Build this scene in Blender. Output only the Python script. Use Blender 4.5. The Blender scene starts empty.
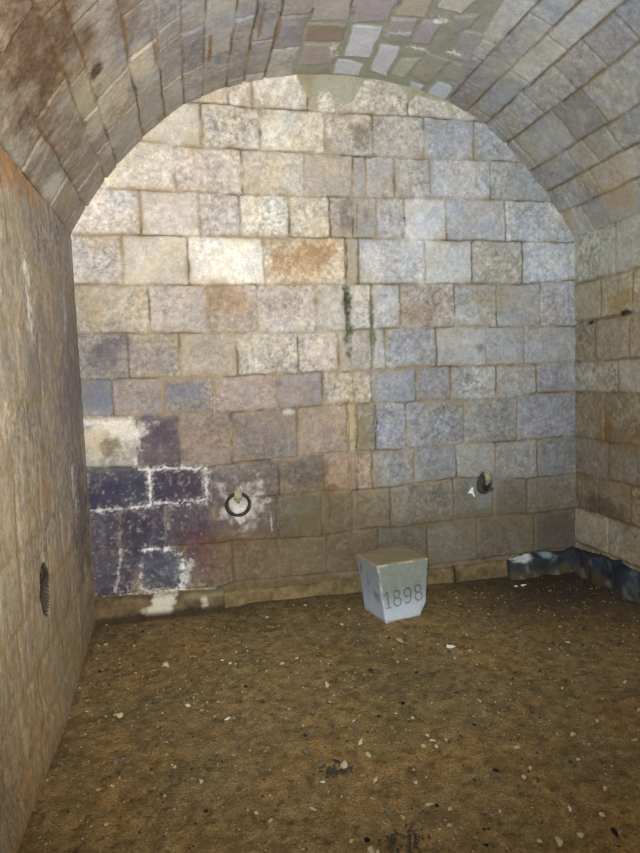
import bpy, bmesh, math, random
import numpy as np
from mathutils import Vector, Matrix

# ------------------------------------------------------------------ measured tables (metres; sRGB colours as seen, lighting included in the wall tints)
BACK_LINES = [[[0.084,3.53],[3.39,3.706]],[[0.506,3.211],[0.715,3.216],[1.191,3.206],[1.474,3.202],[1.807,3.2],[2.109,3.203],[2.61,3.195],[2.983,3.186]],[[0.201,2.968],[0.469,2.967],[0.774,2.95],[1.16,2.941],[1.589,2.938],[2.101,2.932],[2.531,2.935],[2.957,2.936],[3.385,2.938]],[[0.029,2.681],[0.189,2.68],[0.778,2.671],[1.453,2.663],[2.094,2.672],[3.194,2.67],[3.384,2.668]],[[0.006,2.405],[0.413,2.403],[0.889,2.403],[2.086,2.396],[3.382,2.388]],[[-0.002,2.108],[0.681,2.098],[1.0,2.097],[1.504,2.101],[2.078,2.098],[2.221,2.104],[3.008,2.093],[3.38,2.12]],[[-0.021,1.813],[0.986,1.792],[1.642,1.792],[2.034,1.804],[3.403,1.792]],[[0.025,1.532],[0.514,1.52],[0.973,1.517],[1.208,1.521],[1.848,1.526],[2.207,1.535],[3.001,1.523],[3.402,1.539]],[[-0.036,1.301],[0.638,1.287],[0.962,1.284],[1.198,1.292],[1.666,1.304],[2.055,1.301],[2.896,1.285],[3.118,1.318],[3.417,1.313]],[[-0.027,0.983],[0.734,0.939],[1.078,0.956],[1.502,0.976],[1.852,0.975],[2.046,0.97],[2.806,0.981],[3.407,0.991]],[[-0.009,0.712],[0.722,0.711],[1.214,0.719],[1.534,0.715],[1.844,0.713],[2.039,0.713],[2.456,0.746],[3.007,0.707],[3.405,0.709]],[[-0.007,0.457],[0.257,0.438],[0.468,0.438],[0.85,0.435],[1.502,0.416],[1.857,0.44],[2.031,0.432],[2.626,0.445],[3.068,0.438],[3.404,0.455]],[[-0.026,0.157],[0.259,0.157],[0.553,0.151],[0.791,0.139],[0.883,0.163],[1.626,0.147],[2.245,0.133],[2.88,0.15],[3.402,0.16]],[[-0.047,-0.179],[3.4,-0.245]]]
BACK_JOINTS = [[0.979,1.135,1.488,1.673,2.164],[0.805,1.173,1.596,1.92,2.277,2.639],[0.626,1.046,1.452,1.774,1.863,2.064,2.319,2.759],[0.408,0.765,1.021,1.336,1.608,1.764,1.93,2.126,2.428,2.868],[0.286,0.683,1.161,1.706,1.796,2.269,2.607,2.995],[0.429,0.791,1.109,1.498,1.702,1.876,2.08,2.473,2.79,3.132],[0.282,0.603,0.961,1.36,1.637,1.866,1.965,2.334,2.708,3.002],[0.178,0.485,0.802,1.216,1.518,1.732,1.858,2.18,2.431,2.78,3.094],[0.306,0.575,0.897,1.338,1.694,1.743,1.877,2.1,2.53,2.94],[0.37,0.718,1.199,1.511,1.734,1.847,2.151,2.464,2.771,3.095],[0.174,0.454,0.756,1.181,1.487,1.696,1.968,2.435,2.743,3.012],[0.266,0.551,0.871,1.168,1.51,1.871,2.231,2.612,3.064],[0.392,0.786,1.486,1.655,2.421,2.867]]
BACK_TINTS = [[0.249,2.817,[222,214,198]],[0.558,3.084,[214,205,186]],[0.984,3.086,[205,196,180]],[1.365,3.085,[216,206,184]],[1.729,3.089,[196,184,166]],[2.106,3.074,[190,182,172]],[2.426,3.088,[178,180,190]],[2.83,3.039,[170,170,172]],[0.425,2.823,[216,206,188]],[0.816,2.818,[204,190,176]],[1.224,2.807,[206,192,168]],[1.618,2.8,[188,174,156]],[1.959,2.811,[186,176,168]],[2.183,2.818,[186,180,176]],[2.529,2.809,[186,184,188]],[2.978,2.809,[172,172,168]],[0.233,2.539,[204,196,190]],[0.558,2.545,[208,196,182]],[0.896,2.551,[200,190,182]],[1.18,2.538,[230,224,206]],[1.475,2.543,[204,194,172]],[1.676,2.547,[178,166,150]],[2.02,2.54,[186,180,178]],[2.276,2.538,[206,206,210]],[2.634,2.53,[186,184,190]],[3.13,2.524,[186,188,192]],[0.146,2.263,[188,180,172]],[0.482,2.252,[204,192,168]],[0.931,2.241,[228,224,212]],[1.43,2.255,[214,190,150]],[2.011,2.244,[200,198,200]],[2.443,2.245,[202,200,196]],[2.795,2.246,[178,170,154]],[3.19,2.247,[190,192,202]],[0.198,1.961,[182,168,144]],[0.605,1.956,[178,166,156]],[0.949,1.952,[168,150,130]],[1.305,1.947,[198,188,178]],[1.586,1.944,[194,186,174]],[1.792,1.941,[200,192,180]],[1.989,1.952,[186,186,190]],[2.275,1.948,[188,170,154]],[2.631,1.944,[176,168,160]],[2.967,1.954,[172,166,160]],[3.267,1.951,[172,168,172]],[0.121,1.67,[140,132,128]],[0.437,1.661,[160,148,134]],[0.777,1.664,[178,164,142]],[1.155,1.666,[182,172,154]],[1.494,1.657,[196,180,168]],[1.748,1.663,[182,168,148]],[1.923,1.658,[190,184,170]],[2.152,1.666,[152,150,156]],[2.52,1.67,[178,172,166]],[2.855,1.662,[166,164,164]],[3.201,1.667,[176,172,170]],[0.07,1.413,[118,122,136]],[0.326,1.415,[146,136,134]],[0.639,1.414,[142,134,132]],[1.0,1.406,[164,144,134]],[1.363,1.411,[156,142,140]],[1.636,1.413,[190,174,150]],[1.802,1.406,[186,172,150]],[2.023,1.411,[150,152,164]],[2.306,1.414,[154,148,150]],[2.605,1.417,[176,172,170]],[2.937,1.419,[166,160,152]],[3.255,1.421,[152,150,158]],[0.136,1.149,[178,172,160]],[0.438,1.131,[96,84,98]],[0.731,1.127,[144,122,104]],[1.118,1.132,[140,124,114]],[1.522,1.137,[166,138,114]],[1.716,1.14,[170,150,118]],[1.808,1.135,[158,142,112]],[1.979,1.14,[150,152,164]],[2.314,1.136,[150,148,152]],[2.723,1.143,[156,150,142]],[3.18,1.149,[150,148,156]],[0.177,0.83,[66,66,90]],[0.539,0.829,[70,62,84]],[0.941,0.826,[112,100,98]],[1.354,0.837,[116,100,86]],[1.615,0.846,[176,144,110]],[1.791,0.848,[170,138,104]],[1.999,0.834,[154,148,146]],[2.308,0.856,[152,150,154]],[2.618,0.85,[166,158,148]],[2.929,0.844,[158,150,140]],[3.258,0.852,[136,134,134]],[0.072,0.584,[88,82,96]],[0.308,0.576,[70,62,84]],[0.595,0.59,[90,78,92]],[0.962,0.572,[108,92,84]],[1.329,0.568,[112,98,74]],[1.591,0.56,[124,104,76]],[1.818,0.583,[132,112,80]],[2.212,0.587,[138,126,104]],[2.598,0.592,[128,120,108]],[2.886,0.585,[126,118,106]],[3.207,0.575,[132,122,108]],[0.121,0.296,[92,86,98]],[0.404,0.306,[94,98,114]],[0.707,0.289,[122,98,78]],[1.021,0.284,[122,100,70]],[1.352,0.292,[120,102,70]],[1.695,0.287,[122,98,70]],[2.056,0.295,[118,110,92]],[2.415,0.29,[136,126,106]],[2.835,0.295,[118,110,92]],[3.238,0.304,[96,92,92]],[0.082,0.053,[96,82,62]],[0.579,0.035,[116,104,70]],[1.132,0.068,[120,102,62]],[1.574,0.075,[120,102,66]],[2.02,0.056,[130,108,64]],[2.626,0.05,[126,100,62]],[3.145,0.042,[60,72,84]],[1.278,3.302,[224,214,198]],[1.055,3.271,[214,198,176]],[0.9,3.256,[212,196,168]],[2.008,3.293,[204,192,174]],[2.393,3.236,[206,196,176]],[1.568,3.257,[214,200,176]]]
BACK_STAINS = [[1.431,2.268,0.255,0.115,[150,108,52],0.55],[1.287,1.999,0.133,0.09,[150,110,60],0.25],[0.918,1.977,0.166,0.126,[140,108,72],0.35],[0.181,1.693,0.131,0.134,[96,92,98],0.7],[0.437,1.661,0.122,0.111,[130,122,120],0.5],[0.639,1.427,0.125,0.076,[110,118,138],0.6],[0.071,1.425,0.106,0.111,[104,112,132],0.4],[1.83,3.094,0.096,0.076,[120,114,98],0.6],[1.71,2.547,0.054,0.103,[110,104,92],0.6],[1.854,2.55,0.027,0.052,[120,112,96],0.5],[1.707,1.876,0.034,0.295,[52,62,46],0.85],[1.871,1.794,0.021,0.265,[96,100,76],0.7],[1.747,2.243,0.028,0.195,[172,160,128],0.6],[1.711,1.194,0.028,0.269,[186,172,132],0.7],[1.794,1.136,0.056,0.162,[136,122,86],0.6],[0.44,1.182,0.111,0.076,[74,60,80],0.6],[0.694,0.41,0.129,0.164,[98,52,62],0.6],[0.603,0.504,0.115,0.065,[92,50,60],0.6],[0.212,1.207,0.156,0.075,[230,228,220],0.6],[0.06,1.153,0.059,0.124,[196,186,160],0.6],[0.145,1.098,0.06,0.062,[110,96,66],0.6],[0.921,0.675,0.177,0.179,[96,78,80],0.5],[0.953,0.673,0.138,0.158,[206,204,200],0.8],[0.931,0.621,0.079,0.067,[224,226,226],0.9],[1.078,0.663,0.033,0.06,[206,206,200],0.7],[2.216,1.888,0.116,0.081,[150,120,84],0.4],[2.752,1.984,0.154,0.069,[180,160,110],0.35],[1.466,0.563,0.28,0.123,[100,92,58],0.5],[1.331,0.609,0.095,0.054,[110,118,100],0.5],[2.948,0.477,0.489,0.19,[110,98,70],0.3],[2.684,0.672,0.125,0.13,[136,138,132],0.7],[2.667,0.572,0.077,0.073,[150,152,150],0.6],[2.656,1.667,0.045,0.035,[90,94,84],0.6],[2.561,1.446,0.03,0.028,[96,98,92],0.6],[2.119,2.535,0.014,0.013,[40,36,34],0.95],[3.205,0.344,0.165,0.119,[88,86,90],0.6],[0.223,0.377,0.246,0.231,[70,64,84],0.35],[0.102,0.772,0.131,0.139,[54,50,82],0.4],[1.288,1.216,0.203,0.092,[150,130,110],0.3],[1.219,1.462,0.039,0.026,[126,118,128],0.8],[1.284,1.269,0.033,0.026,[220,220,216],0.5],[1.843,1.357,0.028,0.021,[226,224,218],0.9],[0.498,0.303,0.044,0.066,[90,98,124],0.5],[0.084,2.011,0.081,0.18,[160,140,110],0.35],[1.085,1.121,0.132,0.091,[126,118,120],0.4],[2.169,0.076,0.226,0.072,[122,98,54],0.4],[1.309,0.076,0.636,0.096,[96,78,46],0.5],[0.858,0.448,0.397,0.066,[104,78,50],0.4],[2.442,0.446,0.466,0.058,[112,98,62],0.4],[1.542,0.729,0.083,0.034,[96,76,46],0.6],[1.51,0.813,0.028,0.122,[104,82,48],0.5]]
BACK_STROKES = [[[[0.372,0.938],[0.366,0.726]],0.014,[232,234,236],0.9],[[[0.366,0.726],[0.539,0.719],[0.723,0.724]],0.012,[232,234,236],0.85],[[[0.722,0.704],[0.726,0.92]],0.014,[232,234,236],0.7],[[[0.317,0.948],[0.564,0.944],[0.689,0.936]],0.012,[232,234,236],0.8],[[[0.299,0.428],[0.467,0.425],[0.54,0.378],[0.554,0.291]],0.012,[232,234,236],0.9],[[[0.548,0.291],[0.534,0.154]],0.024,[232,234,236],0.9],[[[0.534,0.154],[0.34,0.155],[0.28,0.188],[0.282,0.338]],0.01,[232,234,236],0.7],[[[-0.044,0.714],[0.17,0.71],[0.365,0.72]],0.014,[232,234,236],0.7],[[[-0.009,1.268],[0.31,1.252],[0.321,1.113],[0.295,0.987]],0.016,[232,234,236],0.6],[[[-0.034,0.971],[-0.045,0.708]],0.022,[232,234,236],0.85],[[[0.181,0.702],[0.168,0.479]],0.01,[170,160,150],0.6],[[[0.457,0.693],[0.45,0.452]],0.01,[170,160,150],0.5],[[[0.166,0.447],[0.151,0.287],[0.114,0.18]],0.014,[232,234,236],0.4],[[[0.562,0.197],[0.595,0.34]],0.02,[232,234,236],0.45],[[[1.133,0.705],[1.137,0.49]],0.008,[232,234,236],0.5],[[[0.196,0.132],[0.355,0.101]],0.05,[210,206,188],0.9],[[[0.331,0.116],[0.745,0.137]],0.02,[200,196,176],0.55],[[[-0.004,0.122],[0.177,0.121]],0.02,[232,234,236],0.5],[[[1.794,2.613],[1.786,2.387],[1.776,2.093]],0.004,[70,62,48],0.8],[[[1.673,1.304],[1.669,0.993]],0.004,[80,66,46],0.9],[[[1.75,1.301],[1.731,0.541]],0.005,[90,70,46],0.9],[[[1.883,1.288],[1.875,1.015]],0.006,[50,46,36],0.9],[[[1.534,0.715],[1.533,0.489]],0.005,[70,56,36],0.7],[[[1.675,0.958],[1.673,0.477]],0.004,[86,66,44],0.7],[[[1.718,2.386],[1.708,2.093],[1.701,1.698]],0.006,[70,76,56],0.85],[[[1.88,2.092],[1.862,1.526]],0.005,[84,88,64],0.8],[[[1.612,2.641],[1.617,2.417]],0.008,[70,66,52],0.6],[[[1.689,2.93],[1.777,2.92],[1.907,2.925]],0.008,[80,68,50],0.7],[[[1.632,1.299],[1.681,1.317],[1.715,1.302]],0.014,[120,96,66],0.8]]
CROWN_PATCH = [[1.4,3.468],[1.441,3.354],[1.497,3.29],[1.481,3.208],[1.54,3.205],[1.558,3.324],[1.637,3.316],[1.674,3.25],[1.727,3.24],[1.782,3.256],[1.868,3.405],[1.978,3.43],[2.087,3.399],[2.155,3.339],[2.167,3.276],[2.225,3.337],[2.395,3.301],[2.611,3.261],[2.713,3.213],[2.615,3.457],[1.981,3.544]]
LEFT_STROKES = [[[[-1.193,2.014],[-1.172,1.859],[-1.168,1.755]],0.05,[250,250,246],0.95],[[[-1.151,1.756],[-1.152,1.692]],0.03,[226,224,214],0.7],[[[-1.363,2.009],[-1.401,1.714]],0.015,[214,204,184],0.6],[[[-0.382,2.016],[-0.433,1.795]],0.02,[214,210,196],0.6],[[[-1.639,1.43],[-1.698,1.345]],0.03,[230,220,200],0.7],[[[-1.466,1.327],[-1.512,1.063]],0.012,[206,196,178],0.5],[[[-1.005,1.178],[-1.021,1.064]],0.02,[206,200,190],0.5],[[[-0.451,1.031],[-0.448,0.797]],0.06,[222,226,232],0.8],[[[-0.628,0.792],[-0.723,0.683]],0.04,[200,200,200],0.5],[[[-1.498,1.215],[-1.512,1.063]],0.02,[212,204,190],0.6],[[[-1.253,0.774],[-1.232,0.724]],0.02,[235,235,230],0.85],[[[-1.434,0.645],[-1.411,0.554]],0.012,[214,206,190],0.7],[[[-1.667,1.092],[-1.704,0.957]],0.02,[200,190,170],0.4],[[[-1.652,0.572],[-1.723,0.419]],0.02,[200,184,160],0.5],[[[-0.079,0.671],[-0.103,0.428]],0.04,[70,62,88],0.6]]
LEFT_STAINS_GLOW = [[-0.338,1.413,0.334,0.343,[112,104,128],0.45],[-0.344,0.729,0.265,0.329,[80,74,104],0.5],[-0.926,1.684,0.381,0.192,[128,124,130],0.4],[-1.339,2.303,0.234,0.059,[180,130,90],0.5],[-1.347,2.376,0.554,0.076,[176,120,60],0.5]]  # stains, plus two orange bands at the top painting in a warm glow
LEFT_HOLE = [-1.245,0.623]
RIGHT_LINES = [[[0.025,2.5],[-0.658,2.448]],[[0.017,2.101],[-0.66,2.081]],[[-0.016,1.812],[-0.661,1.818]],[[-0.026,1.531],[-0.663,1.535]],[[-0.036,1.315],[-0.664,1.305]],[[-0.022,0.986],[-0.665,0.971]],[[-0.032,0.714],[-0.667,0.717]],[[-0.054,0.466],[-0.668,0.453]],[[-0.052,0.204],[-0.669,0.194]],[[-0.049,-0.151],[-0.671,-0.141]]]
RIGHT_JX = [[-0.432],[-0.282,-0.59],[-0.228,-0.564],[-0.462],[-0.322],[-0.362],[-0.257,-0.576],[-0.362],[-0.277,-0.482]]
RIGHT_STAINS = [[-0.499,1.913,0.179,0.063,[150,120,60],0.5],[-0.527,1.833,0.046,0.019,[50,44,34],0.95],[-0.175,1.797,0.043,0.014,[40,32,24],0.95],[-0.363,1.13,0.04,0.108,[120,90,40],0.6],[-0.481,1.005,0.27,0.093,[120,92,50],0.5],[-0.278,0.532,0.204,0.056,[86,78,66],0.7],[-0.382,0.483,0.285,0.035,[92,72,44],0.5],[-0.403,2.184,0.187,0.116,[180,178,166],0.4],[-0.278,0.39,0.165,0.071,[190,176,146],0.4],[-0.577,0.326,0.144,0.053,[170,150,106],0.4]]
VAULT_S = [0,0.187,0.4,0.508,0.744,0.92,1.067,1.197,1.361,1.475,1.61,1.79,1.98,2.17,2.36,2.55,2.7,2.86,3.01,3.166,3.365,3.622,3.805,3.99,4.199]
VAULT_X = [[-0.601,2.942],[-0.564,3.1],[-0.948,3.087],[-0.797,3.29],[-0.403,3.686],[-0.815,3.413],[-0.815,3.502],[-0.433,1.329],[-0.53,1.385],[-0.456,1.544],[-0.339,1.69],[-0.665,1.66],[-0.726,1.413],[-0.786,1.116],[-0.395,1.119],[-0.252,1.359],[-0.266,2.982],[-0.697,2.84],[-0.533,2.765],[-0.474,3.323],[-0.535,3.448],[-1.054,3.308],[-0.783,3.726],[-0.577,3.703],[-0.156,3.809],[-0.227,3.991],[-0.46,3.956],[-0.919,0.745],[-0.528,0.768],[-0.486,0.607],[-0.801,0.923],[-0.949,1.023],[-0.386,1.009],[-1.181,0.497],[-0.818,0.481],[-0.708,1.957],[-0.776,2.409],[-1.015,2.93],[-1.299,3.215]]
VAULT_PATCH = [[0.009,1.785],[-0.418,1.766],[-0.634,1.77],[-0.654,1.971],[-0.774,2.158],[-0.88,2.422],[-1.024,2.717],[-0.679,2.742],[-0.261,2.774],[0.04,2.892],[0.054,2.536],[0.045,2.118]]
VAULT_STONES = [[[[-0.578,1.775],[-0.581,2.005],[-0.409,2.017],[-0.404,1.793]],[150,136,124]],[[[-0.375,1.79],[-0.379,2.016],[-0.151,2.019],[-0.128,1.818]],[168,160,154]],[[[-0.582,2.037],[-0.583,2.208],[-0.254,2.233],[-0.237,2.069]],[206,210,220]],[[[-0.21,2.04],[-0.183,2.218],[-0.03,2.225],[-0.02,2.053]],[204,208,218]],[[[-0.417,2.244],[-0.417,2.374],[-0.063,2.405],[-0.108,2.277]],[204,208,216]],[[[-0.305,2.414],[-0.364,2.529],[-0.096,2.509],[-0.098,2.422]],[184,184,168]],[[[-0.432,2.537],[-0.42,2.697],[-0.1,2.673],[-0.146,2.548]],[164,160,144]],[[[-0.182,2.708],[-0.195,2.822],[-0.007,2.838],[-0.002,2.704]],[196,204,212]],[[[-0.086,2.561],[-0.075,2.664],[0.004,2.665],[0.011,2.578]],[190,196,196]],[[[-0.67,2.228],[-0.705,2.376],[-0.529,2.394],[-0.523,2.252]],[176,168,174]],[[[-0.702,2.402],[-0.758,2.519],[-0.497,2.511],[-0.479,2.413]],[170,162,168]],[[[-0.418,2.708],[-0.427,2.818],[-0.26,2.842],[-0.24,2.722]],[158,156,146]],[[[-0.702,2.628],[-0.744,2.745],[-0.475,2.793],[-0.45,2.693]],[164,160,160]],[[[-0.886,1.765],[-0.888,1.954],[-0.621,2.003],[-0.601,1.795]],[176,170,172]],[[[-0.867,1.974],[-0.898,2.196],[-0.642,2.221],[-0.596,2.034]],[172,164,170]],[[[-0.903,2.217],[-0.94,2.376],[-0.727,2.4],[-0.7,2.242]],[184,176,160]],[[[-0.953,2.409],[-1.043,2.605],[-0.833,2.567],[-0.828,2.423]],[196,190,178]],[[[-0.792,2.536],[-0.877,2.659],[-0.745,2.659],[-0.643,2.596]],[160,158,156]]]
VAULT_CHIPS = [[[-0.531,2.261],[-0.563,2.347]],[[-0.42,2.431],[-0.443,2.501]],[[-0.481,2.651],[-0.508,2.706]],[[-0.714,2.439],[-0.735,2.516]],[[-0.346,1.973],[-0.252,2.021]]]
VAULT_STAINS_SHADE = [[-1.048,0.466,0.22,0.1,[196,190,160],0.5],[-0.698,0.47,0.12,0.08,[202,196,176],0.6],[-1.002,0.621,0.18,0.09,[196,186,166],0.5],[-0.838,0.811,0.18,0.07,[206,196,176],0.6],[-0.695,0.625,0.12,0.06,[204,196,184],0.5],[-1.084,0.552,0.04,0.04,[60,46,34],0.9],[-0.68,0.093,0.12,0.08,[206,206,206],0.6],[-0.652,0.133,0.05,0.04,[190,186,184],0.5],[-1.603,0.357,0.7,0.28,[128,98,60],0.45],[-1.784,0.316,0.6,0.3,[84,58,36],0.7],[-1.205,0.78,0.3,0.1,[112,82,50],0.5],[-0.526,1.226,0.12,0.012,[128,98,54],0.8],[-0.792,0.89,0.2,0.012,[128,98,54],0.7],[-0.666,1.513,0.25,0.012,[134,104,60],0.7],[-0.551,1.616,0.2,0.012,[134,104,60],0.7],[-0.304,0.494,0.05,0.06,[200,196,186],0.5],[-0.693,3.01,0.3,0.1,[182,178,160],0.35],[0.264,3.493,0.1,0.1,[150,140,150],0.2],[-0.547,3.843,0.3,0.15,[170,150,110],0.4],[0.065,4.063,0.3,0.12,[176,150,100],0.4],[-0.608,4.009,0.2,0.1,[176,146,96],0.4],[-0.41,3.373,0.15,0.1,[144,134,140],0.4]]  # stains, plus broad browns painting in the dim warm corner nearest the camera
PEBBLES = [[0.45,-0.761,0.0288,"p"],[0.585,-0.704,0.0256,"o"],[0.779,-0.858,0.0141,"w"],[0.77,-1.054,0.02,"g"],[0.563,-1.216,0.0191,"w"],[0.735,-1.377,0.0183,"W"],[0.098,-1.018,0.0136,"o"],[0.289,-1.576,0.0232,"m"],[0.61,-1.782,0.0189,"p"],[0.577,-1.847,0.0159,"g"],[0.24,-1.739,0.0138,"p"],[0.288,-1.729,0.0138,"p"],[0.405,-1.784,0.0135,"o"],[0.513,-1.67,0.0112,"p"],[0.513,-1.624,0.0057,"d"],[0.578,-1.7,0.0083,"d"],[0.693,-1.68,0.0084,"d"],[0.648,-1.744,0.0137,"m"],[0.738,-1.591,0.0114,"g"],[0.272,-1.881,0.0159,"g"],[0.291,-1.93,0.013,"p"],[0.794,-2.0,0.0101,"p"],[0.217,-1.626,0.0143,"g"],[0.25,-1.623,0.0143,"m"],[0.168,-1.679,0.0141,"g"],[0.114,-0.732,0.0183,"d"],[0.102,-0.388,0.0199,"p"],[0.262,-0.45,0.0117,"w"],[0.377,-1.154,0.0098,"p"],[1.712,-0.849,0.0331,"p"],[1.902,-0.947,0.0146,"p"],[1.949,-1.0,0.029,"W"],[1.042,-0.936,0.0173,"p"],[1.129,-0.891,0.0176,"p"],[1.512,-0.919,0.0107,"d"],[1.221,-1.206,0.0195,"p"],[1.281,-1.302,0.0159,"m"],[1.346,-1.262,0.0097,"d"],[1.682,-1.204,0.0168,"d"],[1.516,-1.462,0.0155,"D"],[1.379,-1.535,0.012,"D"],[1.347,-1.475,0.0152,"m"],[1.458,-1.532,0.0121,"p"],[1.491,-1.607,0.0119,"d"],[1.518,-1.582,0.012,"p"],[1.251,-1.698,0.0227,"W"],[1.198,-1.677,0.0085,"d"],[1.256,-1.796,0.0165,"p"],[1.239,-1.941,0.0211,"p"],[1.203,-1.907,0.0159,"o"],[1.048,-1.901,0.0158,"W"],[1.528,-1.718,0.0116,"p"],[1.538,-1.757,0.0143,"w"],[1.592,-1.765,0.0173,"p"],[1.488,-1.786,0.0141,"p"],[1.534,-1.798,0.0142,"p"],[1.378,-2.11,0.0178,"p"],[1.402,-2.122,0.0102,"D"],[1.437,-2.152,0.0152,"p"],[0.84,-1.826,0.008,"d"],[0.985,-2.026,0.0151,"p"],[1.125,-2.211,0.0168,"D"],[1.125,-2.255,0.0189,"p"],[1.144,-2.268,0.0142,"p"],[1.077,-2.203,0.012,"p"],[0.918,-2.2,0.0095,"p"],[1.23,-2.107,0.02,"m"],[1.26,-2.115,0.015,"o"],[1.27,-2.147,0.0149,"p"],[1.197,-2.03,0.0153,"p"],[1.304,-1.848,0.0082,"d"],[1.406,-1.63,0.0147,"o"],[1.254,-1.58,0.0147,"m"],[1.38,-1.979,0.0132,"p"],[1.023,-1.698,0.0224,"g"],[1.02,-1.537,0.0176,"m"],[1.041,-1.581,0.0116,"d"],[1.837,-1.883,0.0173,"p"],[1.822,-2.01,0.0139,"p"],[1.77,-2.056,0.0163,"p"],[1.692,-1.993,0.0137,"D"],[2.008,-2.189,0.0192,"p"],[1.833,-2.243,0.0131,"W"],[2.103,-1.864,0.0181,"p"],[2.256,-1.807,0.0188,"p"],[2.308,-1.964,0.0153,"p"],[1.81,-2.141,0.0161,"o"],[1.708,-2.37,0.0198,"p"],[1.651,-2.355,0.0148,"p"],[1.852,-2.407,0.0176,"o"],[1.904,-2.377,0.0179,"D"],[1.792,-2.356,0.0151,"p"],[1.48,-2.327,0.0121,"D"],[1.461,-2.291,0.0146,"o"],[1.404,-2.226,0.0172,"p"],[2.431,-1.425,0.0245,"m"],[2.592,-1.103,0.0153,"p"],[2.268,-1.355,0.0104,"d"],[2.074,-1.088,0.0108,"w"],[2.352,-0.989,0.0152,"g"],[2.091,-1.292,0.0103,"d"],[2.067,-0.817,0.0077,"d"],[1.784,-1.438,0.0096,"d"],[1.658,-1.754,0.0087,"d"],[1.866,-1.767,0.0149,"m"],[2.591,-1.555,0.014,"p"],[2.443,-0.654,0.0124,"o"],[2.474,-0.508,0.0128,"o"],[2.959,-0.356,0.0138,"o"],[1.862,-1.525,0.0095,"w"],[1.857,-1.515,0.0095,"w"],[1.679,-2.206,0.0129,"o"],[1.597,-2.2,0.0127,"p"],[0.263,-1.21,0.0289,"p"],[0.243,-1.187,0.0162,"p"],[1.568,-0.309,0.0206,"p"],[1.467,-0.527,0.0195,"p"],[1.315,-0.138,0.0127,"w"],[1.817,0.795,0.0156,"w"]]
CLUMP = [1.116,-1.841]
CLUMP2 = [1.23,-2.248]
CRUMB = [2.824,-0.205]
DIRT = [1.155,-2.024]
RING1 = [0.929,0.708]
RING2 = [2.676,0.687]
SCRAP = [2.568,0.638]
RHOLE = [2.738,0.639]
PL = [[-0.014,0.155],[0.791,0.139],[0.785,0.018],[-0.012,-0.001],[2.864,0.152],[3.411,0.16],[2.862,0.018],[3.418,-0.001]]
CAM = [[0.977071,-0.209678,-0.036987],[0.052399,0.06843,0.996279],[0.206367,0.975373,-0.077848],[0.638106,-4.021292,1.482779],617.034]
W = 3.4            # room width
Z0 = 2.406         # springing height
D0 = -5.2          # where the vault is left open to the entrance behind the camera
PROF = [(0,2.406),(.075,2.53),(.215,2.735),(.46,2.995),(.684,3.18),(.93,3.30),(1.12,3.36),(1.41,3.415),(1.7,3.43)]
PX = np.array([a for a,b in PROF]+[W-a for a,b in PROF[-2::-1]]); PZ = np.array([b for a,b in PROF]+[b for a,b in PROF[-2::-1]])
PS = np.r_[0, np.cumsum(np.hypot(np.diff(PX), np.diff(PZ)))]
C = bpy.context.scene.collection
rng = np.random.default_rng(7)
random.seed(5)

# ------------------------------------------------------------------ numpy noise
def hsh(i, j, s):
    n = (i.astype(np.int64)*374761393 + j.astype(np.int64)*668265263 + s*1442695041) & 0xffffffff
    n = ((n ^ (n >> 13)) * 1274126177) & 0xffffffff
    n = n ^ (n >> 16)
    return (n & 0xffff)/65535.0
def vn(x, y, s=0):
    i = np.floor(x); j = np.floor(y); a = x-i; b = y-j
    a = a*a*(3-2*a); b = b*b*(3-2*b)
    return (hsh(i,j,s)*(1-a)+hsh(i+1,j,s)*a)*(1-b)+(hsh(i,j+1,s)*(1-a)+hsh(i+1,j+1,s)*a)*b
def fbm(x, y, f, o=4, s=0, g=.5):
    r = 0; a = 1; t = 0
    for k in range(o):
        r = r + a*(vn(x*f+13.7*k, y*f-7.3*k, s+k*17)-.5); t += a; a *= g; f *= 2.03
    return r/t*2          # about -1..1
def sst(a, b, x):
    t = np.clip((x-a)/(b-a), 0, 1); return t*t*(3-2*t)
def lin(c):
    c = np.asarray(c, float)/255.0
    return np.where(c <= .04045, c/12.92, ((c+.055)/1.055)**2.4)
def mix(A, B, t):
    return A*(1-t[...,None])+B*t[...,None]

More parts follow.
